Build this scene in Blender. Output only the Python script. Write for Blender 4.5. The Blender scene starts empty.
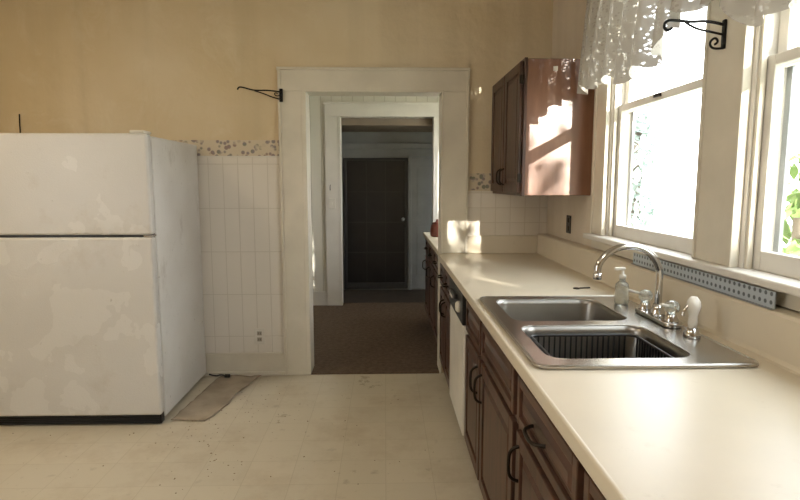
import bpy, bmesh, math, random
from mathutils import Vector, Matrix
random.seed(7)
S = bpy.context.scene
COL = S.collection

# ---------------------------------------------------------------- materials
def new_mat(name):
    m = bpy.data.materials.new(name); m.use_nodes = True
    nt = m.node_tree
    return m, nt, nt.nodes, nt.links, nt.nodes['Principled BSDF']

def srgb(r, g, b):
    def f(c):
        c /= 255.0
        return c/12.92 if c <= 0.04045 else ((c+0.055)/1.055)**2.4
    return (f(r), f(g), f(b), 1)

def plain(name, col, rough=0.5, metal=0.0, var=0.12, scale=6.0, bump=0.0, bscale=60, detail=4, stretch=(1,1,1), col2=None, rvar=0.0, spec=None):
    m, nt, N, L, B = new_mat(name)
    tc = N.new('ShaderNodeTexCoord'); mp = N.new('ShaderNodeMapping')
    mp.inputs['Scale'].default_value = stretch
    L.new(tc.outputs['Object'], mp.inputs['Vector'])
    no = N.new('ShaderNodeTexNoise'); no.inputs['Scale'].default_value = scale; no.inputs['Detail'].default_value = detail
    L.new(mp.outputs[0], no.inputs['Vector'])
    cr = N.new('ShaderNodeValToRGB')
    c2 = col2 if col2 else tuple([c*(1-var) for c in col[:3]]+[1])
    cr.color_ramp.elements[0].position = 0.32; cr.color_ramp.elements[0].color = c2
    cr.color_ramp.elements[1].position = 0.65; cr.color_ramp.elements[1].color = col
    L.new(no.outputs[0], cr.inputs[0]); L.new(cr.outputs[0], B.inputs['Base Color'])
    B.inputs['Roughness'].default_value = rough; B.inputs['Metallic'].default_value = metal
    if spec is not None: B.inputs['Specular IOR Level'].default_value = spec
    if rvar:
        mr = N.new('ShaderNodeMapRange'); mr.inputs['To Min'].default_value = rough-rvar; mr.inputs['To Max'].default_value = rough+rvar
        L.new(no.outputs[0], mr.inputs[0]); L.new(mr.outputs[0], B.inputs['Roughness'])
    if bump:
        n2 = N.new('ShaderNodeTexNoise'); n2.inputs['Scale'].default_value = bscale
        L.new(mp.outputs[0], n2.inputs['Vector'])
        bp = N.new('ShaderNodeBump'); bp.inputs['Strength'].default_value = bump; bp.inputs['Distance'].default_value = 0.01
        L.new(n2.outputs[0], bp.inputs['Height']); L.new(bp.outputs[0], B.inputs['Normal'])
    return m

def add_smudges(m, col, scale, lo, hi, amt, stretch=(1,1,1)):
    nt=m.node_tree; N=nt.nodes; L=nt.links; B=N['Principled BSDF']
    src=B.inputs['Base Color'].links[0].from_socket
    tc=N.new('ShaderNodeTexCoord'); mp=N.new('ShaderNodeMapping'); mp.inputs['Scale'].default_value=stretch
    L.new(tc.outputs['Object'],mp.inputs[0])
    no=N.new('ShaderNodeTexNoise'); no.inputs['Scale'].default_value=scale; no.inputs['Detail'].default_value=9; no.inputs['Roughness'].default_value=.7
    L.new(mp.outputs[0],no.inputs['Vector'])
    mr=N.new('ShaderNodeMapRange'); mr.inputs['From Min'].default_value=lo; mr.inputs['From Max'].default_value=hi; mr.inputs['To Max'].default_value=amt
    L.new(no.outputs[0],mr.inputs[0])
    mx=N.new('ShaderNodeMix'); mx.data_type='RGBA'; L.new(mr.outputs[0],mx.inputs[0]); L.new(src,mx.inputs[6]); mx.inputs[7].default_value=col
    L.new(mx.outputs[2],B.inputs['Base Color'])

def tiled(name, col, mortar, axes, bw, bh, msize, rough=0.35, var=0.06, offs=0.0, bump=0.3, ox=0.0, oy=0.0, dirt=None, rot=0.0):
    m, nt, N, L, B = new_mat(name)
    tc = N.new('ShaderNodeTexCoord'); sp = N.new('ShaderNodeSeparateXYZ'); cb = N.new('ShaderNodeCombineXYZ')
    L.new(tc.outputs['Object'], sp.inputs[0])
    L.new(sp.outputs[axes[0]], cb.inputs[0]); L.new(sp.outputs[axes[1]], cb.inputs[1])
    mp = N.new('ShaderNodeMapping'); mp.inputs['Location'].default_value = (ox, oy, 0); mp.inputs['Rotation'].default_value = (0,0,rot)
    L.new(cb.outputs[0], mp.inputs[0])
    br = N.new('ShaderNodeTexBrick'); br.offset = offs
    br.inputs['Scale'].default_value = 1.0
    br.inputs['Brick Width'].default_value = bw; br.inputs['Row Height'].default_value = bh
    br.inputs['Mortar Size'].default_value = msize; br.inputs['Mortar Smooth'].default_value = 0.3
    br.inputs['Color1'].default_value = col
    br.inputs['Color2'].default_value = tuple([c*(1-var) for c in col[:3]]+[1])
    br.inputs['Mortar'].default_value = mortar
    L.new(mp.outputs[0], br.inputs['Vector'])
    out = br.outputs['Color']
    if dirt:
        dcol, dscale, dlo, dhi, damt = dirt
        no = N.new('ShaderNodeTexNoise'); no.inputs['Scale'].default_value = dscale; no.inputs['Detail'].default_value = 10; no.inputs['Roughness'].default_value = 0.72
        L.new(tc.outputs['Object'], no.inputs['Vector'])
        mr = N.new('ShaderNodeMapRange'); mr.inputs['From Min'].default_value = dlo; mr.inputs['From Max'].default_value = dhi
        mr.inputs['To Max'].default_value = damt
        L.new(no.outputs[0], mr.inputs[0])
        mx = N.new('ShaderNodeMix'); mx.data_type = 'RGBA'
        L.new(mr.outputs[0], mx.inputs[0]); L.new(out, mx.inputs[6]); mx.inputs[7].default_value = dcol
        out = mx.outputs[2]
        for sc,lo,hi,am in ((12,.64,.76,.35),(50,.69,.76,.35)):
            n3 = N.new('ShaderNodeTexNoise'); n3.inputs['Scale'].default_value = sc; n3.inputs['Detail'].default_value = 4
            L.new(tc.outputs['Object'], n3.inputs['Vector'])
            m3 = N.new('ShaderNodeMapRange'); m3.inputs['From Min'].default_value = lo; m3.inputs['From Max'].default_value = hi; m3.inputs['To Max'].default_value = am
            L.new(n3.outputs[0], m3.inputs[0])
            mx2 = N.new('ShaderNodeMix'); mx2.data_type = 'RGBA'
            L.new(m3.outputs[0], mx2.inputs[0]); L.new(out, mx2.inputs[6]); mx2.inputs[7].default_value = tuple([c*0.5 for c in dcol[:3]]+[1])
            out = mx2.outputs[2]
        rr = N.new('ShaderNodeMapRange'); rr.inputs['To Min'].default_value = rough-0.12; rr.inputs['To Max'].default_value = rough+0.2
        L.new(no.outputs[0], rr.inputs[0]); L.new(rr.outputs[0], B.inputs['Roughness'])
    else:
        B.inputs['Roughness'].default_value = rough
    L.new(out, B.inputs['Base Color'])
    inv = N.new('ShaderNodeMath'); inv.operation = 'SUBTRACT'; inv.inputs[0].default_value = 1
    L.new(br.outputs['Fac'], inv.inputs[1])
    bp = N.new('ShaderNodeBump'); bp.inputs['Strength'].default_value = bump; bp.inputs['Distance'].default_value = 0.003
    L.new(inv.outputs[0], bp.inputs['Height']); L.new(bp.outputs[0], B.inputs['Normal'])
    return m

def wallpaper(name, base, tint, stain):
    m, nt, N, L, B = new_mat(name)
    tc = N.new('ShaderNodeTexCoord')
    no = N.new('ShaderNodeTexNoise'); no.inputs['Scale'].default_value = 1.1; no.inputs['Detail'].default_value = 8
    L.new(tc.outputs['Object'], no.inputs['Vector'])
    cr = N.new('ShaderNodeValToRGB'); cr.color_ramp.elements[0].position = .35; cr.color_ramp.elements[1].position = .65
    cr.color_ramp.elements[0].color = tint; cr.color_ramp.elements[1].color = base
    L.new(no.outputs[0], cr.inputs[0])
    ns = N.new('ShaderNodeTexNoise'); ns.inputs['Scale'].default_value = 3.2; ns.inputs['Detail'].default_value = 10; ns.inputs['Roughness'].default_value=.7; ns.inputs['Distortion'].default_value=.8
    L.new(tc.outputs['Object'], ns.inputs['Vector'])
    mr = N.new('ShaderNodeMapRange'); mr.inputs['From Min'].default_value = 0.54; mr.inputs['From Max'].default_value = 0.70
    mr.inputs['To Max'].default_value = 0.5
    L.new(ns.outputs[0], mr.inputs[0])
    mx = N.new('ShaderNodeMix'); mx.data_type = 'RGBA'
    L.new(mr.outputs[0], mx.inputs[0]); L.new(cr.outputs[0], mx.inputs[6]); mx.inputs[7].default_value = stain
    mp = N.new('ShaderNodeMapping'); mp.inputs['Scale'].default_value=(5,5,.35); L.new(tc.outputs['Object'], mp.inputs[0])
    nv = N.new('ShaderNodeTexNoise'); nv.inputs['Scale'].default_value = 1.4; nv.inputs['Detail'].default_value = 6
    L.new(mp.outputs[0], nv.inputs['Vector'])
    mv = N.new('ShaderNodeMapRange'); mv.inputs['From Min'].default_value=.5; mv.inputs['From Max'].default_value=.72; mv.inputs['To Max'].default_value=.22
    L.new(nv.outputs[0], mv.inputs[0])
    m2 = N.new('ShaderNodeMix'); m2.data_type='RGBA'; L.new(mv.outputs[0], m2.inputs[0]); L.new(mx.outputs[2], m2.inputs[6])
    m2.inputs[7].default_value = tuple([c*.72 for c in tint[:3]]+[1])
    L.new(m2.outputs[2], B.inputs['Base Color'])
    B.inputs['Roughness'].default_value = 0.5
    n2 = N.new('ShaderNodeTexNoise'); n2.inputs['Scale'].default_value = 6; n2.inputs['Detail'].default_value = 8
    L.new(tc.outputs['Object'], n2.inputs['Vector'])
    bp = N.new('ShaderNodeBump'); bp.inputs['Strength'].default_value = 0.5; bp.inputs['Distance'].default_value = 0.025
    L.new(n2.outputs[0], bp.inputs['Height']); L.new(bp.outputs[0], B.inputs['Normal'])
    return m

def border_mat(name):
    m, nt, N, L, B = new_mat(name)
    tc = N.new('ShaderNodeTexCoord')
    sp = N.new('ShaderNodeSeparateXYZ'); L.new(tc.outputs['Object'], sp.inputs[0])
    cb = N.new('ShaderNodeCombineXYZ'); L.new(sp.outputs[0], cb.inputs[0]); L.new(sp.outputs[2], cb.inputs[1])
    vo = N.new('ShaderNodeTexVoronoi'); vo.inputs['Scale'].default_value = 30
    L.new(cb.outputs[0], vo.inputs['Vector'])
    no = N.new('ShaderNodeTexNoise'); no.inputs['Scale'].default_value = 14
    L.new(cb.outputs[0], no.inputs['Vector'])
    cr = N.new('ShaderNodeValToRGB'); e = cr.color_ramp.elements
    e[0].color = srgb(132,106,104); e[0].position = .38
    e[1].color = srgb(108,112,98); e[1].position = .62
    x = e.new(.5); x.color = srgb(124,114,124)
    L.new(no.outputs[0], cr.inputs[0])
    mr = N.new('ShaderNodeMapRange'); mr.inputs['From Min'].default_value = .52; mr.inputs['From Max'].default_value = .36
    L.new(vo.outputs['Distance'], mr.inputs[0])
    n2 = N.new('ShaderNodeTexNoise'); n2.inputs['Scale'].default_value = 8
    L.new(cb.outputs[0], n2.inputs['Vector'])
    m2 = N.new('ShaderNodeMapRange'); m2.inputs['From Min'].default_value=.34; m2.inputs['From Max'].default_value=.44; m2.inputs['To Max'].default_value=.85
    L.new(n2.outputs[0], m2.inputs[0])
    mu = N.new('ShaderNodeMath'); mu.operation='MULTIPLY'; L.new(mr.outputs[0], mu.inputs[0]); L.new(m2.outputs[0], mu.inputs[1])
    mx = N.new('ShaderNodeMix'); mx.data_type='RGBA'; mx.inputs[6].default_value = srgb(202,188,164)
    L.new(mu.outputs[0], mx.inputs[0]); L.new(cr.outputs[0], mx.inputs[7])
    L.new(mx.outputs[2], B.inputs['Base Color']); B.inputs['Roughness'].default_value=.6
    return m

def lace_mat():
    m, nt, N, L, B = new_mat('lace')
    tc = N.new('ShaderNodeTexCoord')
    sp = N.new('ShaderNodeSeparateXYZ'); L.new(tc.outputs['Object'], sp.inputs[0])
    cb = N.new('ShaderNodeCombineXYZ'); L.new(sp.outputs[1], cb.inputs[0]); L.new(sp.outputs[2], cb.inputs[1])
    vo = N.new('ShaderNodeTexVoronoi'); vo.inputs['Scale'].default_value = 75
    L.new(cb.outputs[0], vo.inputs['Vector'])
    v2 = N.new('ShaderNodeTexVoronoi'); v2.inputs['Scale'].default_value = 14; v2.inputs['Randomness'].default_value=.25
    L.new(cb.outputs[0], v2.inputs['Vector'])
    a = N.new('ShaderNodeMapRange'); a.inputs['From Min'].default_value=.30; a.inputs['From Max'].default_value=.42
    L.new(vo.outputs['Distance'], a.inputs[0])
    b = N.new('ShaderNodeMapRange'); b.inputs['From Min'].default_value=.34; b.inputs['From Max'].default_value=.27
    L.new(v2.outputs['Distance'], b.inputs[0])
    mxm = N.new('ShaderNodeMath'); mxm.operation='MAXIMUM'; L.new(a.outputs[0], mxm.inputs[0]); L.new(b.outputs[0], mxm.inputs[1])
    mr = N.new('ShaderNodeMapRange'); mr.inputs['To Min'].default_value=.76; mr.inputs['To Max'].default_value=.99
    L.new(mxm.outputs[0], mr.inputs[0])
    tr = N.new('ShaderNodeBsdfTransparent')
    df = N.new('ShaderNodeBsdfDiffuse'); df.inputs[0].default_value = srgb(188,182,172)
    tl = N.new('ShaderNodeBsdfTranslucent'); tl.inputs[0].default_value = srgb(96,92,85)
    m1 = N.new('ShaderNodeMixShader'); m1.inputs[0].default_value=.22; L.new(df.outputs[0], m1.inputs[1]); L.new(tl.outputs[0], m1.inputs[2])
    m2 = N.new('ShaderNodeMixShader'); L.new(mr.outputs[0], m2.inputs[0]); L.new(tr.outputs[0], m2.inputs[1]); L.new(m1.outputs[0], m2.inputs[2])
    L.new(m2.outputs[0], N['Material Output'].inputs[0])
    return m

def glass_mat(name='window_glass'):
    m, nt, N, L, B = new_mat(name)
    tr = N.new('ShaderNodeBsdfTransparent'); tr.inputs[0].default_value=(.97,.98,.98,1)
    gl = N.new('ShaderNodeBsdfGlossy'); gl.inputs['Roughness'].default_value=.03
    m1 = N.new('ShaderNodeMixShader'); m1.inputs[0].default_value=.05; L.new(tr.outputs[0], m1.inputs[1]); L.new(gl.outputs[0], m1.inputs[2])
    L.new(m1.outputs[0], N['Material Output'].inputs[0])
    return m

def perforated_mat():
    m, nt, N, L, B = new_mat('galvanized_perforated')
    tc = N.new('ShaderNodeTexCoord')
    br = N.new('ShaderNodeTexVoronoi'); br.inputs['Scale'].default_value=40; br.inputs['Randomness'].default_value=0.0
    L.new(tc.outputs['Object'], br.inputs['Vector'])
    mr = N.new('ShaderNodeMapRange'); mr.inputs['From Min'].default_value=.22; mr.inputs['From Max'].default_value=.30
    L.new(br.outputs['Distance'], mr.inputs[0])
    mx = N.new('ShaderNodeMix'); mx.data_type='RGBA'; mx.inputs[6].default_value=srgb(84,88,92); mx.inputs[7].default_value=srgb(172,180,186)
    L.new(mr.outputs[0], mx.inputs[0]); L.new(mx.outputs[2], B.inputs['Base Color'])
    B.inputs['Metallic'].default_value=.2; B.inputs['Roughness'].default_value=.45
    return m

M = {}
M['paper'] = wallpaper('aged_wallpaper', srgb(215,199,169), srgb(205,185,148), srgb(219,206,180))
M['paper_r'] = wallpaper('aged_wall_paint', srgb(210,197,178), srgb(201,186,164), srgb(216,205,188))
M['ceil'] = plain('ceiling_paint', srgb(225,216,200), .8)
M['trim'] = plain('cream_trim_paint', srgb(214,206,189), .42, var=.1, scale=5, bump=.08, bscale=30)
M['trimw'] = plain('white_trim_paint', srgb(216,211,202), .45, var=.08, scale=5)
M['wains'] = tiled('wainscot_tileboard', srgb(220,213,202), srgb(202,194,181), (0,2), .105, .315, .003, rough=.3, bump=.45, ox=.0, oy=.02, var=.02)
M['tile_b'] = tiled('backsplash_tile', srgb(218,209,195), srgb(202,191,174), (0,2), .108, .108, .003, rough=.28, bump=.45, ox=-.59, oy=-1.35, var=.03)
M['border'] = border_mat('floral_border_paper')
M['floor'] = tiled('vinyl_floor', srgb(202,191,169), srgb(184,172,148), (0,1), .229, .229, .0018, rough=.28, var=.05, bump=.12,
                   dirt=(srgb(160,136,104), 2.2, .49, .74, .5))
M['carpet'] = plain('brown_carpet', srgb(108,88,71), .95, var=.4, scale=30, bump=.8, bscale=250)
M['darkfloor'] = plain('porch_floor', srgb(70,60,52), .7, var=.3)
M['counter'] = plain('laminate_counter', srgb(208,196,174), .36, var=.07, scale=4, rvar=.06)
add_smudges(M['counter'], srgb(165,148,120), 9, .60, .78, .5)
M['wood'] = plain('dark_cabinet_wood', srgb(86,57,43), .38, scale=5, stretch=(6,6,.8), col2=srgb(52,34,26), detail=6)
M['woodh'] = plain('dark_drawer_wood', srgb(86,57,43), .38, scale=5, stretch=(6,.8,6), col2=srgb(52,34,26), detail=6)
M['woodside'] = plain('cabinet_side_veneer', srgb(136,98,76), .30, scale=4, stretch=(5,5,.7), col2=srgb(114,78,58), detail=6)
M['woodint'] = plain('cabinet_interior', srgb(90,70,55), .7)
M['fridge'] = plain('fridge_enamel', srgb(206,203,197), .27, var=.05, scale=3, bump=.12, bscale=180, rvar=.05)
M['fridge_side'] = plain('fridge_side_enamel', srgb(212,209,203), .4, scale=2.2, detail=10, col2=srgb(198,193,185), bump=.15, bscale=180)
add_smudges(M['fridge'], srgb(165,150,126), 3.2, .57, .82, .45)
add_smudges(M['fridge'], srgb(110,90,68), 24, .66, .74, .45)
add_smudges(M['fridge_side'], srgb(120,98,72), 3.5, .54, .72, .6, (1,1,.5))
add_smudges(M['fridge_side'], srgb(90,74,58), 30, .63, .70, .6)
M['black'] = plain('black_plastic', srgb(28,27,27), .4)
M['iron'] = plain('wrought_iron', srgb(22,20,20), .45, metal=.6)
M['steel'] = plain('stainless_steel', srgb(185,181,175), .27, metal=1, var=.08, scale=8, stretch=(1,12,1))
M['steel2'] = plain('stainless_bowl', srgb(150,146,140), .34, metal=1, var=.1, scale=8)
M['chrome'] = plain('chrome', srgb(205,205,205), .08, metal=1, var=.02)
M['white'] = plain('white_plastic', srgb(220,215,204), .35)
M['clear'] = plain('clear_soap_plastic', srgb(225,228,222), .15, var=.03)
M['clear'].node_tree.nodes['Principled BSDF'].inputs['Transmission Weight'].default_value=.75
M['mat'] = plain('floor_mat_paper', srgb(172,156,134), .8, var=.3, scale=7, bump=.3, bscale=20)
M['greywall'] = plain('porch_wall', srgb(146,146,142), .7)
M['darkdoor'] = plain('dark_screen', srgb(38,35,34), .35, var=.35, scale=5)
M['greymetal'] = plain('storm_door_aluminium', srgb(140,142,143), .4, metal=.3)
M['leaf'] = plain('leaf_green', srgb(130,156,92), .6, var=.4, scale=3)
M['leafd'] = plain('leaf_grey_green', srgb(176,190,186), .7, var=.15, scale=3)
M['bark'] = plain('bark', srgb(120,110,100), .9, var=.3)
M['grass'] = plain('grass_ground', srgb(190,194,176), .9, var=.1)
M['debris'] = plain('dirt_crumbs', srgb(138,112,82), .9, var=.5, scale=20)
M['lace'] = lace_mat()
M['glass'] = glass_mat()
M['perf'] = perforated_mat()
M['red'] = plain('red_brown_ceramic', srgb(120,62,50), .35)
M['brass'] = plain('antique_pull', srgb(45,38,32), .35, metal=.8)

# ---------------------------------------------------------------- mesh helpers
def empty(name, loc=(0,0,0)):
    e = bpy.data.objects.new(name, None); e.location = loc; e.empty_display_size=.1
    COL.objects.link(e); return e

def finish(name, bm, mats, parent=None, smooth=False):
    bmesh.ops.recalc_face_normals(bm, faces=bm.faces)
    me = bpy.data.meshes.new(name); bm.to_mesh(me); bm.free()
    if not isinstance(mats, (list, tuple)): mats=[mats]
    for m in mats: me.materials.append(m)
    if smooth:
        for p in me.polygons: p.use_smooth=True
    o = bpy.data.objects.new(name, me); COL.objects.link(o)
    if parent: o.parent = parent
    return o

def addbox(bm, b, mi=0):
    x0,x1,y0,y1,z0,z1 = b
    v=[bm.verts.new(p) for p in ((x0,y0,z0),(x1,y0,z0),(x1,y1,z0),(x0,y1,z0),(x0,y0,z1),(x1,y0,z1),(x1,y1,z1),(x0,y1,z1))]
    for f in ((0,3,2,1),(4,5,6,7),(0,1,5,4),(1,2,6,5),(2,3,7,6),(3,0,4,7)):
        fc=bm.faces.new([v[i] for i in f]); fc.material_index=mi

def boxes(name, lst, mats, parent=None, bevel=0.0, seg=2):
    bm=bmesh.new()
    for b in lst:
        mi = b[6] if len(b)>6 else 0
        addbox(bm, b[:6], mi)
    o=finish(name,bm,mats,parent)
    if bevel:
        md=o.modifiers.new('bevel','BEVEL'); md.width=bevel; md.segments=seg; md.limit_method='ANGLE'
        md.harden_normals=False
    return o

def tube(name, pts, r, mat, parent=None, cyclic=False, smooth=True, res=6):
    cu=bpy.data.curves.new(name,'CURVE'); cu.dimensions='3D'; cu.bevel_depth=r; cu.bevel_resolution=res//2; cu.use_fill_caps=True
    if smooth:
        sp=cu.splines.new('NURBS'); sp.points.add(len(pts)-1)
        for i,p in enumerate(pts): sp.points[i].co=(*p,1)
        sp.use_endpoint_u=True; sp.order_u=3; sp.resolution_u=8
    else:
        sp=cu.splines.new('POLY'); sp.points.add(len(pts)-1)
        for i,p in enumerate(pts): sp.points[i].co=(*p,1)
    sp.use_cyclic_u=cyclic
    t=bpy.data.objects.new(name+'_c',cu); COL.objects.link(t)
    bpy.context.view_layer.update()
    dg=bpy.context.evaluated_depsgraph_get()
    me=bpy.data.meshes.new_from_object(t.evaluated_get(dg))
    bpy.data.objects.remove(t)
    me.materials.clear(); me.materials.append(mat)
    for p in me.polygons: p.use_smooth=True
    o=bpy.data.objects.new(name,me); COL.objects.link(o)
    if parent: o.parent=parent
    return o

def lathe(name, prof, loc, mat, parent=None, n=24, axis='Z'):
    bm=bmesh.new(); rings=[]
    for r,z in prof:
        ring=[]
        for i in range(n):
            a=2*math.pi*i/n
            p=Vector((r*math.cos(a), r*math.sin(a), z))
            if axis=='X': p=Vector((-p.z,p.x,p.y))
            if axis=='Y': p=Vector((p.x,-p.z,p.y))
            ring.append(bm.verts.new(p+Vector(loc)))
        rings.append(ring)
    for a,b in zip(rings,rings[1:]):
        for i in range(n): bm.faces.new((a[i],a[(i+1)%n],b[(i+1)%n],b[i]))
    bm.faces.new(rings[0][::-1]); bm.faces.new(rings[-1])
    return finish(name,bm,mat,parent,True)

def rrect(x0,x1,y0,y1,r,n=6):
    pts=[]
    for cx,cy,a0 in ((x1-r,y1-r,0),(x0+r,y1-r,90),(x0+r,y0+r,180),(x1-r,y0+r,270)):
        for i in range(n+1):
            a=math.radians(a0+90*i/n); pts.append((cx+r*math.cos(a),cy+r*math.sin(a)))
    return pts

def plate(name, loops, z, th, mat, parent=None, bev=0.0):
    cu=bpy.data.curves.new(name,'CURVE'); cu.dimensions='2D'; cu.fill_mode='BOTH'; cu.extrude=th/2; cu.bevel_depth=bev; cu.bevel_resolution=2
    for lp in loops:
        sp=cu.splines.new('POLY'); sp.points.add(len(lp)-1); sp.use_cyclic_u=True
        for i,p in enumerate(lp): sp.points[i].co=(p[0],p[1],0,1)
    t=bpy.data.objects.new(name+'_c',cu); COL.objects.link(t)
    bpy.context.view_layer.update()
    dg=bpy.context.evaluated_depsgraph_get()
    me=bpy.data.meshes.new_from_object(t.evaluated_get(dg)); bpy.data.objects.remove(t)
    me.transform(Matrix.Translation((0,0,z)))
    me.materials.clear(); me.materials.append(mat)
    o=bpy.data.objects.new(name,me); COL.objects.link(o)
    if parent: o.parent=parent
    return o

def door_x(name, xf, y0,y1,z0,z1, mat, parent, st=.05):
    bm=bmesh.new(); t=.02
    addbox(bm,(xf,xf+t,y0,y0+st,z0,z1)); addbox(bm,(xf,xf+t,y1-st,y1,z0,z1))
    addbox(bm,(xf,xf+t,y0+st,y1-st,z0,z0+st)); addbox(bm,(xf,xf+t,y0+st,y1-st,z1-st,z1))
    addbox(bm,(xf+.010,xf+t,y0+st,y1-st,z0+st,z1-st))
    a,b,c,d=y0+st+.012,y1-st-.012,z0+st+.012,z1-st-.012; k=.018
    if b-a>3*k and d-c>3*k:
        o=[bm.verts.new((xf+.010,y,z)) for y,z in((a,c),(b,c),(b,d),(a,d))]
        i=[bm.verts.new((xf+.002,y,z)) for y,z in((a+k,c+k),(b-k,c+k),(b-k,d-k),(a+k,d-k))]
        bm.faces.new(i)
        for q in range(4): bm.faces.new((o[q],o[(q+1)%4],i[(q+1)%4],i[q]))
    ob=finish(name,bm,mat,parent)
    md=ob.modifiers.new('b','BEVEL'); md.width=.003; md.segments=2; md.limit_method='ANGLE'
    return ob

def pull_x(name, xf, y, z, L, vertical, parent):
    if vertical:
        pts=[(xf,y,z-L/2),(xf-.028,y,z-L/2+.006),(xf-.032,y,z),(xf-.028,y,z+L/2-.006),(xf,y,z+L/2)]
    else:
        pts=[(xf,y-L/2,z),(xf-.028,y-L/2+.006,z),(xf-.032,y,z-.006),(xf-.028,y+L/2-.006,z),(xf,y+L/2,z)]
    return tube(name,pts,.0055,M['brass'],parent)

# ---------------------------------------------------------------- room shell
D=4.08; XR=1.185; XL=-3.3; YB=-2.4; HC=3.0; WT=.12
boxes('floor',[(XL-.1,XR+WT,YB-.1,D+.02,-.1,0)],M['floor'])
boxes('ceiling',[(XL-.1,XR+WT,YB-.1,D+.15,HC,HC+.1)],M['ceil'])
OX0,OX1,OZ=-.557,.407,2.063
boxes('wall_back',[(XL-.1,OX0,D,D+.15,0,HC),(OX1,XR+WT,D,D+.15,0,HC),(OX0,OX1,D,D+.15,OZ,HC)],M['paper'])
LW0,LW1,LZ0,LZ1=-.1,.9,.75,2.2
boxes('wall_left',[(XL-.1,XL,YB,LW0,0,HC),(XL-.1,XL,LW1,D,0,HC),(XL-.1,XL,LW0,LW1,0,LZ0),(XL-.1,XL,LW0,LW1,LZ1,HC)],M['paper'])
boxes('wall_rear',[(XL-.1,XR+WT,YB-.1,YB,0,HC)],M['paper'])
WZ0,WZ1=1.12,2.5
A0,A1=2.06,2.97; B0,B1=.92,1.83
boxes('wall_right',[(XR,XR+WT,YB,D,0,WZ0),(XR,XR+WT,YB,D,WZ1,HC),(XR,XR+WT,A1,D,WZ0,WZ1),
                    (XR,XR+WT,B1,A0,WZ0,WZ1),(XR,XR+WT,YB,B0,WZ0,WZ1)],M['paper_r'])
boxes('trim_wainscot',[(XL,-.742,D-.012,D,.17,1.605)],M['wains'])
boxes('trim_border_left',[(XL,-.742,D-.006,D,1.612,1.724)],M['border'])
boxes('trim_wainscot_cap',[(XL,-.742,D-.016,D,1.603,1.613)],M['trimw'],bevel=.003)
boxes('baseboard_back',[(XL,-.742,D-.022,D,0,.15),(XL,-.742,D-.03,D,.15,.172),(XL,-.742,D-.04,D,0,.03)],M['trim'],bevel=.004)
boxes('trim_tile_right',[(.595,XR,D-.010,D,1.04,1.365)],M['tile_b'])
boxes('trim_border_right',[(.595,XR,D-.005,D,1.37,1.49)],M['border'])
c0,c1=-.742,.592
boxes('trim_1',[(c0,OX0,D-.024,D,0,2.063),(OX1,c1,D-.024,D,.912,2.063),(c0,c1,D-.026,D,2.063,2.214),
                (c0-.008,c0+.012,D-.034,D,0,2.22),(c1-.012,c1+.008,D-.034,D,.912,2.22),(c0-.012,c1+.012,D-.036,D,2.205,2.226),
                (OX0-.03,OX0+.002,D-.03,D+.17,0,2.07),(OX1-.002,OX1+.012,D-.03,D+.17,0,2.07),(OX0-.012,OX1+.012,D-.03,D+.17,2.058,2.073)],M['trim'],bevel=.003)
boxes('trim_threshold',[(OX0,OX1,D-.02,D+.16,0,.008)],M['carpet'])
e=empty('window_3')
boxes('frame',[(XL-.08,XL-.03,LW0,LW0+.05,LZ0,LZ1),(XL-.08,XL-.03,LW1-.05,LW1,LZ0,LZ1),(XL-.08,XL-.03,LW0+.05,LW1-.05,LZ0,LZ0+.06),(XL-.08,XL-.03,LW0+.05,LW1-.05,LZ1-.05,LZ1),(XL-.08,XL-.03,LW0+.05,LW1-.05,1.45,1.50)],M['trimw'],e,bevel=.003)
boxes('casing',[(XL,XL+.02,LW0-.12,LW0,LZ0-.1,LZ1+.12),(XL,XL+.02,LW1,LW1+.12,LZ0-.1,LZ1+.12),(XL,XL+.02,LW0,LW1,LZ1,LZ1+.12),(XL,XL+.04,LW0,LW1,LZ0-.03,LZ0)],M['trim'],e,bevel=.003)
boxes('glass',[(XL-.058,XL-.054,LW0+.045,LW1-.045,LZ0+.055,LZ1-.045)],M['glass'],e)

# ---------------------------------------------------------------- hallway / second room
H2=6.45
boxes('floor_hall',[(-1.7,1.35,D+.02,H2+.12,-.1,0.004)],M['carpet'])
boxes('ceiling_hall',[(-1.7,1.35,D+.15,H2+.12,2.6,2.7)],M['ceil'])
boxes('wall_hall_left',[(-1.7,-1.6,D+.15,H2+.12,0,2.6)],M['trimw'])
boxes('wall_hall_right',[(1.25,1.35,D+.15,H2,0,1.1),(1.25,1.35,D+.15,H2,2.2,2.6),(1.25,1.35,D+.15,4.7,1.1,2.2),(1.25,1.35,5.9,H2+.12,1.1,2.2)],M['trimw'])  # unseen window opening, added to let daylight into the hall
P0,P1,PZ=-.507,.56,2.16
beadm=tiled('beadboard_panel', srgb(216,212,200), srgb(186,180,166),(0,2),.12,3.0,.004,rough=.4,bump=.5)
boxes('wall_hall_back',[(-1.6,P0,H2,H2+.12,0,2.6),(P1,1.35,H2,H2+.12,0,2.6),(P0,P1,H2,H2+.12,PZ,2.6)],beadm)
boxes('trim_2',[(P0-.17,P0,H2-.025,H2,0,PZ+.0),(P1,P1+.14,H2-.025,H2,0,PZ),(P0-.17,P1+.14,H2-.028,H2,PZ,PZ+.15),
                (P0-.02,P0+.01,H2-.03,H2+.13,0,PZ),(P1-.01,P1+.02,H2-.03,H2+.13,0,PZ),(P0-.18,P1+.15,H2-.04,H2,PZ+.14,PZ+.165)],M['trimw'],bevel=.004)
boxes('baseboard_hall',[(-1.6,P0-.17,H2-.02,H2,0,.17)],M['trimw'],bevel=.004)
P3=7.4
boxes('floor_porch',[(-1.6,1.6,H2+.12,P3+.1,-.1,0)],M['darkfloor'])
boxes('ceiling_porch',[(-1.6,1.6,H2+.12,P3+.1,2.08,2.16)],plain('porch_ceiling',srgb(140,125,108),.8))
boxes('wall_porch_far',[(-1.6,1.6,P3,P3+.1,0,2.08)],M['greywall'])
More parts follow.
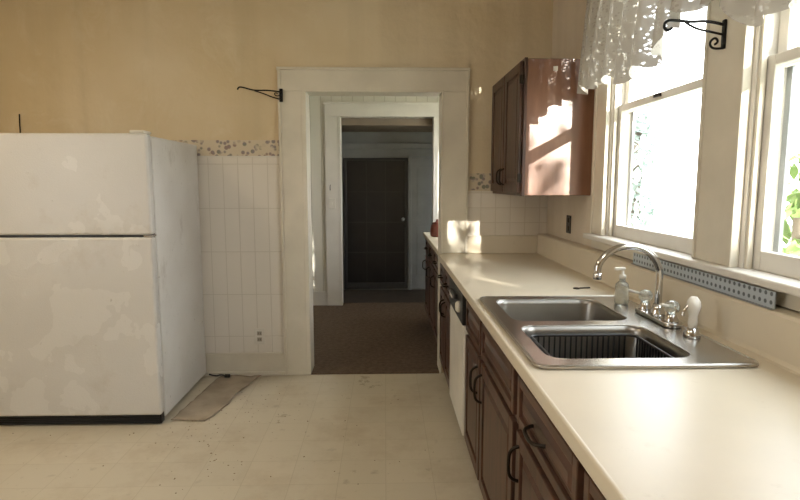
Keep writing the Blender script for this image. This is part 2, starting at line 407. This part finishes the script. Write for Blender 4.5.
boxes('wall_porch_left',[(-1.7,-1.6,H2+.12,P3+.1,0,2.16)],M['greywall'])
boxes('wall_porch_right',[(1.6,1.7,H2+.12,P3+.1,0,2.16)],M['greywall'])
d=empty('door_1')
boxes('screen_panel',[(-.50,.26,P3-.02,P3-.008,.10,1.71)],M['darkdoor'],d)
dfm=plain('dark_door_frame',srgb(62,60,58),.5)
boxes('frame',[(-.54,-.50,P3-.035,P3-.002,.02,1.745),(.26,.30,P3-.035,P3-.002,.02,1.745),(-.5,.26,P3-.035,P3-.002,1.71,1.745),(-.5,.26,P3-.035,P3-.002,.02,.10)],dfm,d,bevel=.003)
boxes('muntins',[(-.5,.26,P3-.026,P3-.018,z,z+.012) for z in (.5,.9,1.3)]+[(x,x+.012,P3-.026,P3-.018,.10,1.71) for x in (-.25,0.0)],plain('muntin_dark',srgb(50,47,45),.5),d)
lathe('knob',[(.0,0),(.012,0),(.012,.03),(.025,.04),(.025,.055),(.0,.06)],(.235,P3-.03,.95),M['greymetal'],d,16,'Y')
d=empty('door_2')
boxes('slab',[(.35,1.1,P3-.03,P3-.006,.02,1.72)],M['greymetal'],d,bevel=.004)
boxes('frame',[(.305,.35,P3-.045,P3-.002,0.002,1.77),(.35,1.1,P3-.045,P3-.002,1.72,1.77)],M['greymetal'],d,bevel=.003)
boxes('panel_moulding',[(.42,1.0,P3-.036,P3-.03,1.0,1.62),(.42,1.0,P3-.036,P3-.03,.2,.85)],M['greymetal'],d,bevel=.004)
boxes('trim_porch_beam',[(-1.6,1.6,P3-.05,P3,1.86,1.93)],M['greywall'],bevel=.004)

hc=empty('hall_base_cabinet')
boxes('carcass',[(.44,1.2,4.27,5.8,.1,.87)],M['wood'],hc)
boxes('toe_kick',[(.5,1.2,4.27,5.78,.005,.1)],M['black'],hc)
boxes('countertop',[(.40,1.24,4.24,5.84,.87,.91)],M['counter'],hc,bevel=.006)
for i,(a,b) in enumerate(((4.30,4.78),(4.80,5.28),(5.30,5.78))):
    door_x('drawer_%d'%i,.42,a,b,.70,.85,M['woodh'],hc,.03)
    door_x('door_%d'%i,.42,a,b,.12,.68,M['wood'],hc)
    pull_x('pull_%d'%i,.42,(a+b)/2,.775,.1,False,hc)
    pull_x('door_pull_%d'%i,.42,b-.04,.58,.1,True,hc)
cn=empty('ceramic_canister')
lathe('body',[(.05,0),(.065,.01),(.07,.06),(.06,.11),(.05,.12)],(.5,5.35,.911),M['red'],cn)
lathe('lid',[(.052,0),(.05,.012),(.02,.02),(.012,.03),(.015,.04),(.006,.045)],(.5,5.35,1.032),M['red'],cn)
bk=empty('serving_bowl')
lathe('bowl',[(.04,0),(.045,.008),(.09,.04),(.11,.07),(.105,.07),(.085,.045),(.03,.014)],(.58,4.85,.911),M['red'],bk)
sw=empty('light_switch')
boxes('plate',[(-.64,-.565,H2-.034,H2-.026,1.13,1.25)],M['white'],sw,bevel=.003)
boxes('toggle',[(-.607,-.597,H2-.046,H2-.034,1.18,1.20)],M['white'],sw)
tube('wall_hook', [(-.62,H2-.028,1.40),(-.62,H2-.06,1.39),(-.62,H2-.07,1.36),(-.62,H2-.05,1.34)],.004,M['iron'])

# ---------------------------------------------------------------- windows on right wall
def window(nm,y0,y1):
    e=empty(nm)
    z0,z1=WZ0,WZ1
    boxes('jamb',[(XR-.0,XR+WT,y0,y0+.02,z0,z1),(XR,XR+WT,y1-.02,y1,z0,z1),(XR,XR+WT,y0+.02,y1-.02,z1-.02,z1),(XR+.0,XR+WT+.02,y0+.02,y1-.02,z0,z0+.018)],M['trimw'],e)
    boxes('stops',[(XR+.005,XR+.025,y0+.02,y0+.035,z0+.018,z1-.02),(XR+.005,XR+.025,y1-.035,y1-.02,z0+.018,z1-.02)],M['trim'],e,bevel=.003)
    def sash(n,x,za,zb,br,tr,st=.045):
        a,b=y0+.02,y1-.02
        boxes(n,[(x,x+.032,a,a+st,za,zb),(x,x+.032,b-st,b,za,zb),(x,x+.032,a+st,b-st,za,za+br),(x,x+.032,a+st,b-st,zb-tr,zb)],M['trimw'],e,bevel=.004)
        boxes(n+'_glass',[(x+.014,x+.018,a+st-.004,b-st+.004,za+br-.004,zb-tr+.004)],M['glass'],e)
    sash('lower_sash',XR+.028,z0+.018,1.82,.065,.035)
    sash('upper_sash',XR+.062,1.785,z1-.02,.035,.05)
    boxes('sash_lock',[(XR+.018,XR+.028,(y0+y1)/2-.03,(y0+y1)/2+.03,1.80,1.815)],M['brass'],e,bevel=.002)
    boxes('storm_frame',[(XR+.10,XR+.112,y0+.02,y0+.045,z0+.018,z1-.02),(XR+.10,XR+.112,y1-.045,y1-.02,z0+.018,z1-.02),(XR+.10,XR+.112,y0+.045,y1-.045,1.79,1.815)],M['greymetal'],e)
window('window_1',A0,A1); window('window_2',B0,B1)
x0=XR-.024
boxes('trim_3',[(x0,XR,A1,A1+.145,1.14,2.5),(x0,XR,B1,A0,1.14,2.5),(x0,XR,B0-.145,B0,1.14,2.5),(x0-.004,XR,B0-.145,A1+.145,2.5,2.66),
   (x0-.008,XR,A1+.132,A1+.152,1.14,2.66),(x0-.008,XR,A0-.012,A0+.003,1.14,2.5),(x0-.008,XR,B1-.003,B1+.012,1.14,2.5)],M['trim'],bevel=.003)
boxes('trim_window_stool',[(XR-.065,XR+.03,B0-.17,A1+.17,1.112,1.14)],M['trimw'],bevel=.008,seg=3)
boxes('trim_window_apron',[(XR-.02,XR,B0-.15,A1+.15,1.06,1.112)],M['trim'],bevel=.003)

# ---------------------------------------------------------------- lace valance
bm=bmesh.new(); NY=300; NZ=26; ya,yb=3.10,.80; grid=[]
def sstep(a,b,x):
    t=max(0,min(1,(x-a)/(b-a))); return t*t*(3-2*t)
for i in range(NY+1):
    t=i/NY; y=ya+(yb-ya)*t; row=[]
    sc=abs(math.sin(t*math.pi*22))
    zb=1.915-.03*sc+.02*math.sin(t*17)+.015*math.sin(t*41)
    up=sstep(2.28,2.12,y)*(1-sstep(1.80,1.66,y))
    zb+=.10*up
    for j in range(NZ+1):
        s=j/NZ; z=2.44+(zb-2.44)*s
        amp=.012+.028*s
        x=1.085+amp*math.sin(t*2*math.pi*15+.8*math.sin(t*9)) + .012*s*math.sin(t*2*math.pi*6.3)-.02*s
        yy=y+(.06*s*(1-t)**6 if t<.5 else 0)
        row.append(bm.verts.new((x,yy,z)))
    grid.append(row)
for i in range(NY):
    for j in range(NZ): bm.faces.new((grid[i][j],grid[i+1][j],grid[i+1][j+1],grid[i][j+1]))
va=empty('lace_valance')
finish('cloth',bm,M['lace'],va,True)
tube('rod',[(1.085,3.06,2.44),(1.085,.78,2.44)],.008,M['iron'],va,smooth=False)
tube('rod_end_a',[(1.085,3.06,2.44),(1.165,3.06,2.44)],.006,M['iron'],va,smooth=False)
tube('rod_end_b',[(1.085,.82,2.44),(1.165,.82,2.44)],.006,M['iron'],va,smooth=False)
hb=empty('scroll_bracket')
yb_=1.95
boxes('mount_plate',[(1.150,1.160,yb_-.008,yb_+.008,1.875,1.972)],M['iron'],hb,bevel=.003)
tube('arm',[(1.152,yb_,1.955),(1.10,yb_,1.968),(1.04,yb_,1.963),(.99,yb_,1.968),(.955,yb_,1.968),(.945,yb_,1.948),(.96,yb_,1.931),(.975,yb_,1.943)],.005,M['iron'],hb)
tube('brace',[(1.152,yb_,1.878),(1.12,yb_,1.873),(1.105,yb_,1.895),(1.125,yb_,1.915),(1.14,yb_,1.898),(1.125,yb_,1.89)],.004,M['iron'],hb)
tube('scroll',[(1.152,yb_,1.923),(1.10,yb_,1.933),(1.05,yb_,1.943),(1.02,yb_,1.962)],.004,M['iron'],hb)

hk=empty('swing_arm_hook')
boxes('mount_plate',[(-.735,-.712,D-.052,D-.0365,1.985,2.075)],M['iron'],hk,bevel=.003)
yk=D-.055
tube('arm',[(-.722,yk,2.05),(-.80,yk-.01,2.062),(-.90,yk-.02,2.055),(-.98,yk-.03,2.078),(-1.01,yk-.03,2.078),(-1.015,yk-.03,2.06)],.005,M['iron'],hk)
tube('brace',[(-.722,yk,2.00),(-.78,yk-.01,2.012),(-.83,yk-.014,2.035),(-.90,yk-.02,2.055)],.004,M['iron'],hk)
tube('scroll',[(-.722,yk,2.03),(-.75,yk,2.02),(-.77,yk,2.035),(-.76,yk,2.048),(-.745,yk,2.04)],.0035,M['iron'],hk)

# ---------------------------------------------------------------- refrigerator
f=empty('refrigerator')
fx0,fx1,fy=-2.30,-1.315,3.18
boxes('body',[(fx0+.005,fx1-.004,fy+.075,D-.05,.03,1.685)],M['fridge_side'],f,bevel=.008,seg=3)
boxes('door_gasket',[(fx0+.015,fx1-.014,fy+.058,fy+.076,.06,1.68)],M['black'],f)
boxes('freezer_door',[(fx0,fx1,fy,fy+.06,1.130,1.695)],M['fridge'],f,bevel=.014,seg=4)
boxes('fridge_door',[(fx0,fx1,fy,fy+.06,.068,1.116)],M['fridge'],f,bevel=.014,seg=4)
boxes('divider',[(fx0+.01,fx1-.01,fy+.02,fy+.07,1.112,1.134)],M['black'],f)
boxes('kick_grille',[(fx0+.01,fx1-.012,fy+.03,fy+.076,.008,.064)]+[(fx0+.01,fx1-.02,fy+.022,fy+.03,.014+.012*k,.019+.012*k) for k in range(4)],M['black'],f)
boxes('hinge_cover',[(fx1-.10,fx1-.02,fy+.015,fy+.12,1.696,1.712)],M['white'],f,bevel=.005)
boxes('middle_hinge',[(fx1-.05,fx1-.002,fy+.01,fy+.07,1.118,1.128)],M['steel'],f)
boxes('handle_freezer',[(fx0+.03,fx0+.055,fy-.045,fy-.02,1.16,1.5),(fx0+.03,fx0+.055,fy-.03,fy,1.16,1.19),(fx0+.03,fx0+.055,fy-.03,fy,1.47,1.5)],M['white'],f,bevel=.006)
boxes('handle_fridge',[(fx0+.03,fx0+.055,fy-.045,fy-.02,.62,1.09),(fx0+.03,fx0+.055,fy-.03,fy,.62,.65),(fx0+.03,fx0+.055,fy-.03,fy,1.06,1.09)],M['white'],f,bevel=.006)
for k,(a,b) in enumerate(((fx0+.06,fy+.12),(fx1-.06,fy+.12),(fx0+.06,D-.12),(fx1-.06,D-.12))):
    lathe('foot_%d'%k,[(.018,0),(.02,.01),(.012,.015),(.012,.035)],(a,b,.0),M['black'],f,12)
tube('hanging_cord',[(-2.555,D-.008,1.90),(-2.557,D-.01,1.84),(-2.558,D-.008,1.78),(-2.557,D-.016,1.68)],.004,M['iron'])
bm=bmesh.new()
q=[(-1.29,3.26),(-1.08,3.24),(-.92,4.0),(-1.21,4.02)]
n=18; g=[]
for i in range(n+1):
    r=[]
    for j in range(n+1):
        u,v=i/n,j/n
        a=Vector(q[0]).lerp(Vector(q[1]),u); b=Vector(q[3]).lerp(Vector(q[2]),u); p=a.lerp(b,v)
        z=.006+.010*abs(math.sin(u*5+v*6))*(.3+v)+random.random()*.004
        r.append(bm.verts.new((p.x+random.uniform(-.006,.006)+.012*math.sin(v*7)*u,p.y+random.uniform(-.006,.006),z)))
    g.append(r)
for i in range(n):
    for j in range(n): bm.faces.new((g[i][j],g[i+1][j],g[i+1][j+1],g[i][j+1]))
o=finish('floor_mat',bm,M['mat'],None,True); sm=o.modifiers.new('s','SOLIDIFY'); sm.thickness=.004
pc=empty('power_plug')
tube('cord',[(-1.29,4.0,.03),(-1.24,3.98,.02),(-1.20,4.0,.03),(-1.16,3.97,.025)],.006,M['black'],pc)
boxes('plug',[(-1.17,-1.13,3.955,3.98,.018,.04)],M['black'],pc,bevel=.005)
bm=bmesh.new()
for _ in range(210):
    if random.random()<.6: px,py=random.gauss(-.95,.2),random.gauss(3.3,.35)
    else: px,py=random.uniform(-2.2,.3),random.uniform(1.8,3.95)
    if px<-1.31 and py>3.13: continue
    if py>4.0 or px>.33: continue
    s=random.uniform(.002,.006); a=random.uniform(0,3.14)
    c,sn=math.cos(a)*s,math.sin(a)*s*random.uniform(.5,1)
    base=[bm.verts.new((px+dx,py+dy,.0005)) for dx,dy in ((c,sn),(-sn,c*.6),(-c,-sn),(sn,-c*.6))]
    top=bm.verts.new((px,py,.001+s*.5))
    for k in range(4): bm.faces.new((base[k],base[(k+1)%4],top))
finish('floor_debris',bm,M['debris'])
o=empty('wall_outlet')
boxes('plate',[(-.968,-.893,D-.018,D-.0125,.235,.355)],M['white'],o,bevel=.003)
boxes('sockets',[(-.948,-.913,D-.020,D-.018,.257,.287),(-.948,-.913,D-.020,D-.018,.303,.333)],plain('socket_grey',srgb(165,157,142),.5),o,bevel=.003)
boxes('slots',[(-.938,-.935,D-.0205,D-.0199,.265,.279),(-.925,-.922,D-.0205,D-.0199,.265,.279),(-.938,-.935,D-.0205,D-.0199,.311,.325),(-.925,-.922,D-.0205,D-.0199,.311,.325)],M['black'],o)
o=empty('wall_outlet.001')
boxes('plate',[(XR-.007,XR,3.53,3.61,1.10,1.215)],M['black'],o,bevel=.003)
boxes('sockets',[(XR-.011,XR-.006,3.553,3.587,1.115,1.148),(XR-.011,XR-.006,3.553,3.587,1.168,1.2)],M['brass'],o,bevel=.003)

# ---------------------------------------------------------------- base cabinets
FX=.42; YE=.45
bc=empty('base_cabinet')
CT=.867
boxes('face_frame',[(FX,FX+.02,YE,2.74,.10,.145),(FX,FX+.02,YE,2.74,.835,CT),(FX,FX+.02,YE,.49,.1,CT),(FX,FX+.02,1.62,1.69,.1,CT),(FX,FX+.02,1.05,1.11,.1,CT),(FX,FX+.02,2.26,2.31,.1,CT),(FX,FX+.02,2.70,2.745,.1,CT),(FX,FX+.02,YE,2.74,.665,.70),
   (FX+.02,1.10,YE,YE+.02,.1,CT),(FX+.02,1.10,2.72,2.74,.1,CT),(FX+.02,1.10,YE+.02,2.72,.10,.12)],M['wood'],bc)
boxes('back_panel',[(FX+.021,FX+.024,YE+.02,2.72,.12,.70)],M['woodint'],bc)
boxes('toe_kick',[(FX+.07,FX+.09,YE,2.74,.002,.1)],M['black'],bc)
segs=[(.48,1.06),(1.10,1.63),(1.68,2.27),(2.30,2.715)]
for i,(a,b) in enumerate(segs):
    door_x('drawer_%d'%i,FX-.02,a,b,.695,.845,M['woodh'],bc,.03)
    door_x('door_%d'%i,FX-.02,a,b,.13,.672,M['wood'],bc)
for i in (0,1): pull_x('drawer_pull_%d'%i,FX-.02,(segs[i][0]+segs[i][1])/2+.02,.765,.12,False,bc)
pull_x('door_pull_1',FX-.02,1.59,.58,.11,True,bc)
pull_x('door_pull_2',FX-.02,2.235,.57,.12,True,bc)
pull_x('door_pull_3',FX-.02,2.345,.57,.12,True,bc)
pull_x('door_pull_0',FX-.02,.53,.58,.11,True,bc)
bc2=empty('base_cabinet.001')
boxes('carcass',[(FX,1.10,3.35,D-.03,.1,.866)],M['wood'],bc2)
boxes('toe_kick',[(FX+.07,1.1,3.35,D-.03,.002,.1)],M['black'],bc2)
for i,(a,b) in enumerate(((3.37,3.69),(3.71,4.03))):
    door_x('drawer_%d'%i,FX-.02,a,b,.695,.845,M['woodh'],bc2,.03)
    door_x('door_%d'%i,FX-.02,a,b,.13,.672,M['wood'],bc2)
    pull_x('pull_%d'%i,FX-.02,(a+b)/2,.77,.1,False,bc2)
    pull_x('door_pull_%d'%i,FX-.02,(3.66 if i==0 else 3.74),.58,.1,True,bc2)
dw=empty('dishwasher')
boxes('tub',[(FX+.01,1.08,2.755,3.335,.1,.865)],M['greymetal'],dw)
boxes('door_panel',[(FX-.025,FX+.01,2.755,3.335,.12,.70)],M['white'],dw,bevel=.005)
boxes('control_panel',[(FX-.032,FX+.01,2.755,3.335,.705,.862)],M['black'],dw,bevel=.005)
boxes('latch_handle',[(FX-.05,FX-.03,2.95,3.14,.80,.825)],M['black'],dw,bevel=.004)
lathe('dial',[(.03,0),(.03,.012),(.02,.022),(.0,.022)],(FX-.032,2.86,.78),M['white'],dw,20,'X')
boxes('buttons',[(FX-.036,FX-.031,3.17+.03*k,3.19+.03*k,.76,.79) for k in range(4)],M['white'],dw,bevel=.001)
boxes('kick',[(FX+.06,FX+.08,2.755,3.335,.002,.1)],M['black'],dw)

# ---------------------------------------------------------------- countertop w/ sink hole + backsplash
CX0=.385; BX=1.115
sx0,sx1,sy0,sy1=.415,1.055,1.48,2.44
hx0,hx1,hy0,hy1=sx0+.02,sx1-.02,sy0+.02,sy1-.02
ct=empty('kitchen_countertop')
plate('top',[[(CX0+.008,YE-.02),(XR-.001,YE-.02),(XR-.001,D-.028),(CX0+.008,D-.028)],rrect(hx0,hx1,hy0,hy1,.03)[::-1]],.890,.038,M['counter'],ct)
boxes('front_edge',[(CX0,CX0+.012,YE-.02,D-.028,.8685,.910)],M['counter'],ct,bevel=.005,seg=3)
prof=[(BX-.012,.9095),(BX-.003,.913),(BX,.925),(BX,1.045),(BX+.006,1.053),(BX+.012,1.055),(XR-.001,1.055),(XR-.001,.9095)]
bm=bmesh.new()
a=[bm.verts.new((x,YE-.02,z)) for x,z in prof]; b=[bm.verts.new((x,D-.028,z)) for x,z in prof]
bm.faces.new(a); bm.faces.new(b[::-1])
for i in range(len(prof)): bm.faces.new((a[i],a[(i+1)%len(prof)],b[(i+1)%len(prof)],b[i]))
finish('backsplash',bm,M['counter'],ct)
boxes('backsplash_end',[(.60,BX,D-.032,D-.012,.9095,1.04)],M['counter'],ct,bevel=.004)
ps=empty('perforated_metal_strip')
o=boxes('strip',[(XR-.060,XR-.057,1.56,2.49,1.056,1.108)],M['perf'],ps)
boxes('lip',[(XR-.068,XR-.057,1.56,2.49,1.056,1.059)],M['greymetal'],ps)

sk=empty('double_bowl_sink')
bx0,bx1=.468,.905
bowls=[(1.545,1.925),(1.985,2.375)]
ol=rrect(sx0,sx1,sy0,sy1,.04)
plate('rim',[ol]+[rrect(bx0,bx1,a,b,.06)[::-1] for a,b in bowls],.916,.006,M['steel'],sk,bev=.0015)
for k,(a,b) in enumerate(bowls):
    bm=bmesh.new(); rings=[]
    for off,z,r in ((-.004,.919,.064),(.004,.915,.058),(.008,.90,.056),(.014,.80,.055),(.022,.755,.055),(.04,.742,.05),(.12,.738,.045),(.165,.735,.01)):
        rings.append([bm.verts.new((x,y,z)) for x,y in rrect(bx0+off,bx1-off,a+off,b-off,r)])
    for p,q2 in zip(rings,rings[1:]):
        n=len(p)
        for i in range(n): bm.faces.new((p[i],p[(i+1)%n],q2[(i+1)%n],q2[i]))
    bm.faces.new(rings[-1])
    o=finish('bowl_%d'%k,bm,M['steel2'],sk,True)
    lathe('drain_%d'%k,[(.045,0),(.045,.003),(.03,.004),(.028,.001),(.0,.001)],((bx0+bx1)/2,(a+b)/2,.738),M['chrome'],sk)
tube('rim_bead',[(x,y,.918) for x,y in rrect(sx0+.006,sx1-.006,sy0+.006,sy1-.006,.035)],.004,M['steel'],sk,cyclic=True,smooth=False)

dr=empty('dish_rack')
a,b=bowls[0]; rx0,rx1,ry0,ry1=bx0+.035,bx1-.035,a+.035,b-.035
zt,zb=.893,.775
rk=M['black']
tube('top_rail',[(x,y,zt) for x,y in rrect(rx0,rx1,ry0,ry1,.03)],.005,rk,dr,cyclic=True,smooth=False)
tube('base_rail',[(x,y,zb) for x,y in rrect(rx0+.005,rx1-.005,ry0+.005,ry1-.005,.03)],.004,rk,dr,cyclic=True,smooth=False)
bm=bmesh.new()
w=.0024
k=rx0+.03
while k<rx1-.02:
    addbox(bm,(k-w,k+w,ry0,ry0+2*w,zb,zt)); addbox(bm,(k-w,k+w,ry1-2*w,ry1,zb,zt)); addbox(bm,(k-w,k+w,ry0,ry1,zb-w,zb+w))
    addbox(bm,(k-w,k+w,(ry0+ry1)/2-w,(ry0+ry1)/2+w,zb,zb+.06)); k+=.019
k=ry0+.03
while k<ry1-.02:
    addbox(bm,(rx0,rx0+2*w,k-w,k+w,zb,zt)); addbox(bm,(rx1-2*w,rx1,k-w,k+w,zb,zt)); addbox(bm,(rx0,rx1,k-w,k+w,zb-w,zb+w)); k+=.019
finish('wires',bm,rk,dr)
for i,(px,py) in enumerate(((rx0+.03,ry0+.03),(rx1-.03,ry0+.03),(rx0+.03,ry1-.03),(rx1-.03,ry1-.03))):
    tube('foot_%d'%i,[(px,py,zb),(px,py,.752)],.005,rk,dr,smooth=False)

fc=empty('gooseneck_faucet')
cx,cy=1.005,2.0
plate('base_plate',[rrect(cx-.03,cx+.03,cy-.135,cy+.135,.028)],.9305,.010,M['chrome'],fc,bev=.003)
lathe('spout_base',[(.026,0),(.026,.012),(.02,.03),(.016,.045)],(cx,cy,.935),M['chrome'],fc)
pts=[(cx,cy,.96),(cx,cy,1.03),(cx,cy,1.10)]
R=.118; ccx=cx-R
for i in range(1,11):
    an=math.radians(i*16.5); pts.append((ccx+R*math.cos(an),cy,1.085+R*.92*math.sin(an)))
pts.append((pts[-1][0]+.002,cy,pts[-1][2]-.03))
tube('spout',pts,.0125,M['chrome'],fc,res=10)
lathe('aerator',[(.012,0),(.015,.002),(.015,.022),(.012,.024)],(pts[-1][0],cy,pts[-1][2]-.012),M['chrome'],fc)
for i,hy in enumerate((cy+.10,cy-.10)):
    lathe('handle_stem_%d'%i,[(.024,0),(.024,.008),(.018,.022),(.014,.035)],(cx,hy,.935),M['chrome'],fc)
    lathe('handle_%d'%i,[(.012,0),(.022,.006),(.027,.016),(.026,.03),(.018,.04),(.006,.044)],(cx,hy,.968),M['clear'],fc,8)
    tube('lever_%d'%i,[(cx,hy,.990),(cx-.03,hy+(.02 if i==0 else -.02),1.0),(cx-.055,hy+(.03 if i==0 else -.03),1.005)],.005,M['white'],fc)
sp=empty('sink_sprayer')
spx,spy=1.005,1.765
lathe('collar',[(.026,0),(.026,.01),(.02,.02),(.016,.03)],(spx,spy,.9205),M['chrome'],sp)
lathe('body',[(.012,0),(.015,.02),(.013,.04),(.018,.06),(.022,.075),(.020,.09),(.014,.10),(.01,.105)],(spx,spy,.948),M['white'],sp)
tube('trigger',[(spx-.012,spy,1.03),(spx-.032,spy,1.015),(spx-.034,spy,.99)],.005,M['chrome'],sp)
sb=empty('soap_dispenser_bottle')
lathe('bottle',[(.024,0),(.028,.004),(.028,.07),(.024,.085),(.012,.095),(.011,.105)],(.985,2.27,.9215),M['clear'],sb)
lathe('pump_collar',[(.014,0),(.014,.015),(.006,.018),(.005,.04)],(.985,2.27,1.027),M['white'],sb)
boxes('pump_head',[(.950,.995,2.263,2.277,1.062,1.074)],M['white'],sb,bevel=.003)
kk=empty('bottle_opener')
tube('ring',[(.93+.015*math.cos(t),2.66+.015*math.sin(t),.9125) for t in [i*math.pi/6 for i in range(12)]],.0025,M['brass'],kk,cyclic=True,smooth=False)
tube('shaft',[(.945,2.66,.9135),(1.0,2.67,.9135)],.0035,M['brass'],kk,smooth=False)

# ---------------------------------------------------------------- upper cabinet
uc=empty('wall_cabinet')
ux=.80
boxes('carcass',[(ux,XR-.001,3.21,D-.012,1.35,2.113)],M['woodside'],uc,bevel=.003)
boxes('face_frame',[(ux-.018,ux,3.205,D-.012,1.347,2.117)],M['wood'],uc,bevel=.002)
door_x('door_0',ux-.038,3.225,3.63,1.365,2.10,M['wood'],uc,.055)
door_x('door_1',ux-.038,3.65,4.05,1.365,2.10,M['wood'],uc,.055)
pull_x('pull_0',ux-.038,3.60,1.46,.10,True,uc)
pull_x('pull_1',ux-.038,3.68,1.46,.10,True,uc)
for i,z in enumerate((1.45,2.0)):
    boxes('hinge_%d'%i,[(ux-.042,ux-.018,3.212,3.226,z-.025,z+.025)],M['brass'],uc,bevel=.002)
boxes('sticker',[(.945,.97,3.2085,3.2095,2.045,2.07)],M['white'],uc)

# ---------------------------------------------------------------- outdoors
bm=bmesh.new(); addbox(bm,(1.6,40,-20,40,-.7,-.6)); finish('ground_outside',bm,M['grass'])
def foliage(name, blobs, size, mat, trunk):
    e=empty(name); bm=bmesh.new()
    for c,r,count in blobs:
      for _ in range(count):
        p=Vector(c)+Vector([random.uniform(-1,1)*k for k in r])
        s=size*random.uniform(.6,1.4)
        rot=Matrix.Rotation(random.uniform(0,6.28),3,'Z')@Matrix.Rotation(random.uniform(0,3.14),3,'X')
        q=[Vector((0,-s,0)),Vector((s*.5,-s*.2,0.1*s)),Vector((s*.45,s*.4,0.1*s)),Vector((0,s,0)),Vector((-s*.45,s*.4,.1*s)),Vector((-s*.5,-s*.2,.1*s))]
        bm.faces.new([bm.verts.new(p+rot@v) for v in q])
    finish('leaves',bm,mat,e)
    tube('trunk',trunk,.05,M['bark'],e)
foliage('garden_tree',[((3.9,-4.2,2.0),(1.3,.8,.82),2400),((3.9,-4.2,3.6),(1.3,.8,.78),1150)],.07,M['leaf'],[(5.0,-4.2,-.6),(4.95,-4.2,1.5),(4.8,-4.1,3.2)])
foliage('garden_shrub',[((2.80,6.2,1.0),(.12,.3,1.3),1700)],.05,M['leafd'],[(2.8,6.2,-.6),(2.8,6.2,1.2),(2.8,6.2,2.0)])
foliage('garden_shrub.001',[((2.62,3.5,1.15),(.12,.25,.45),170)],.065,M['leaf'],[(2.66,3.5,-.6),(2.65,3.5,.8),(2.66,3.5,1.2)])

def lamp(nm,loc,energy,color,size):
    e=empty(nm)
    lathe('canopy',[(.06,0),(.06,.02),(.0,.03)],(loc[0],loc[1],HC-.032),M['white'],e)
    l=bpy.data.lights.new(nm+'_light','AREA'); l.energy=energy; l.color=color; l.shape='DISK'; l.size=size
    o=bpy.data.objects.new(nm+'_bulb',l); o.location=(loc[0],loc[1],HC-.05); COL.objects.link(o); o.parent=e
lamp('ceiling_fill_lamp',(-.6,.3,3),14,(1,.94,.86),.7)  # unseen light and fixture, added as soft fill for the kitchen
lamp('ceiling_fill_lamp.001',(-2.5,1.9,3),15,(1,.84,.60),.5)

sl=bpy.data.lights.new('sun','SUN'); sl.energy=14; sl.angle=.010; sl.color=(1,.94,.84)
so=bpy.data.objects.new('sun',sl); COL.objects.link(so)
dirv=Vector((-.43,1,-.24)).normalized()
so.rotation_euler=dirv.to_track_quat('-Z','Y').to_euler()
so.location=(5,-8,5)

w=bpy.data.worlds.new('World'); S.world=w; w.use_nodes=True
nt=w.node_tree; bg=nt.nodes['Background']
tc=nt.nodes.new('ShaderNodeTexCoord'); sp_=nt.nodes.new('ShaderNodeSeparateXYZ'); cr=nt.nodes.new('ShaderNodeValToRGB')
nt.links.new(tc.outputs['Generated'],sp_.inputs[0]); nt.links.new(sp_.outputs[2],cr.inputs[0])
cr.color_ramp.elements[0].color=(1,.99,.98,1); cr.color_ramp.elements[1].color=(.82,.92,1,1)
nt.links.new(cr.outputs[0],bg.inputs[0]); bg.inputs[1].default_value=6.0

cd=bpy.data.cameras.new('camera'); co=bpy.data.objects.new('camera',cd); COL.objects.link(co)
cd.sensor_width=36; cd.lens=560/800*36; cd.clip_start=.02
co.location=(0,0,1.421); co.rotation_euler=(math.radians(90-6.82),0,math.radians(-1.53))
S.camera=co
S.view_settings.view_transform='Standard'; S.view_settings.look='None'; S.view_settings.exposure=.65
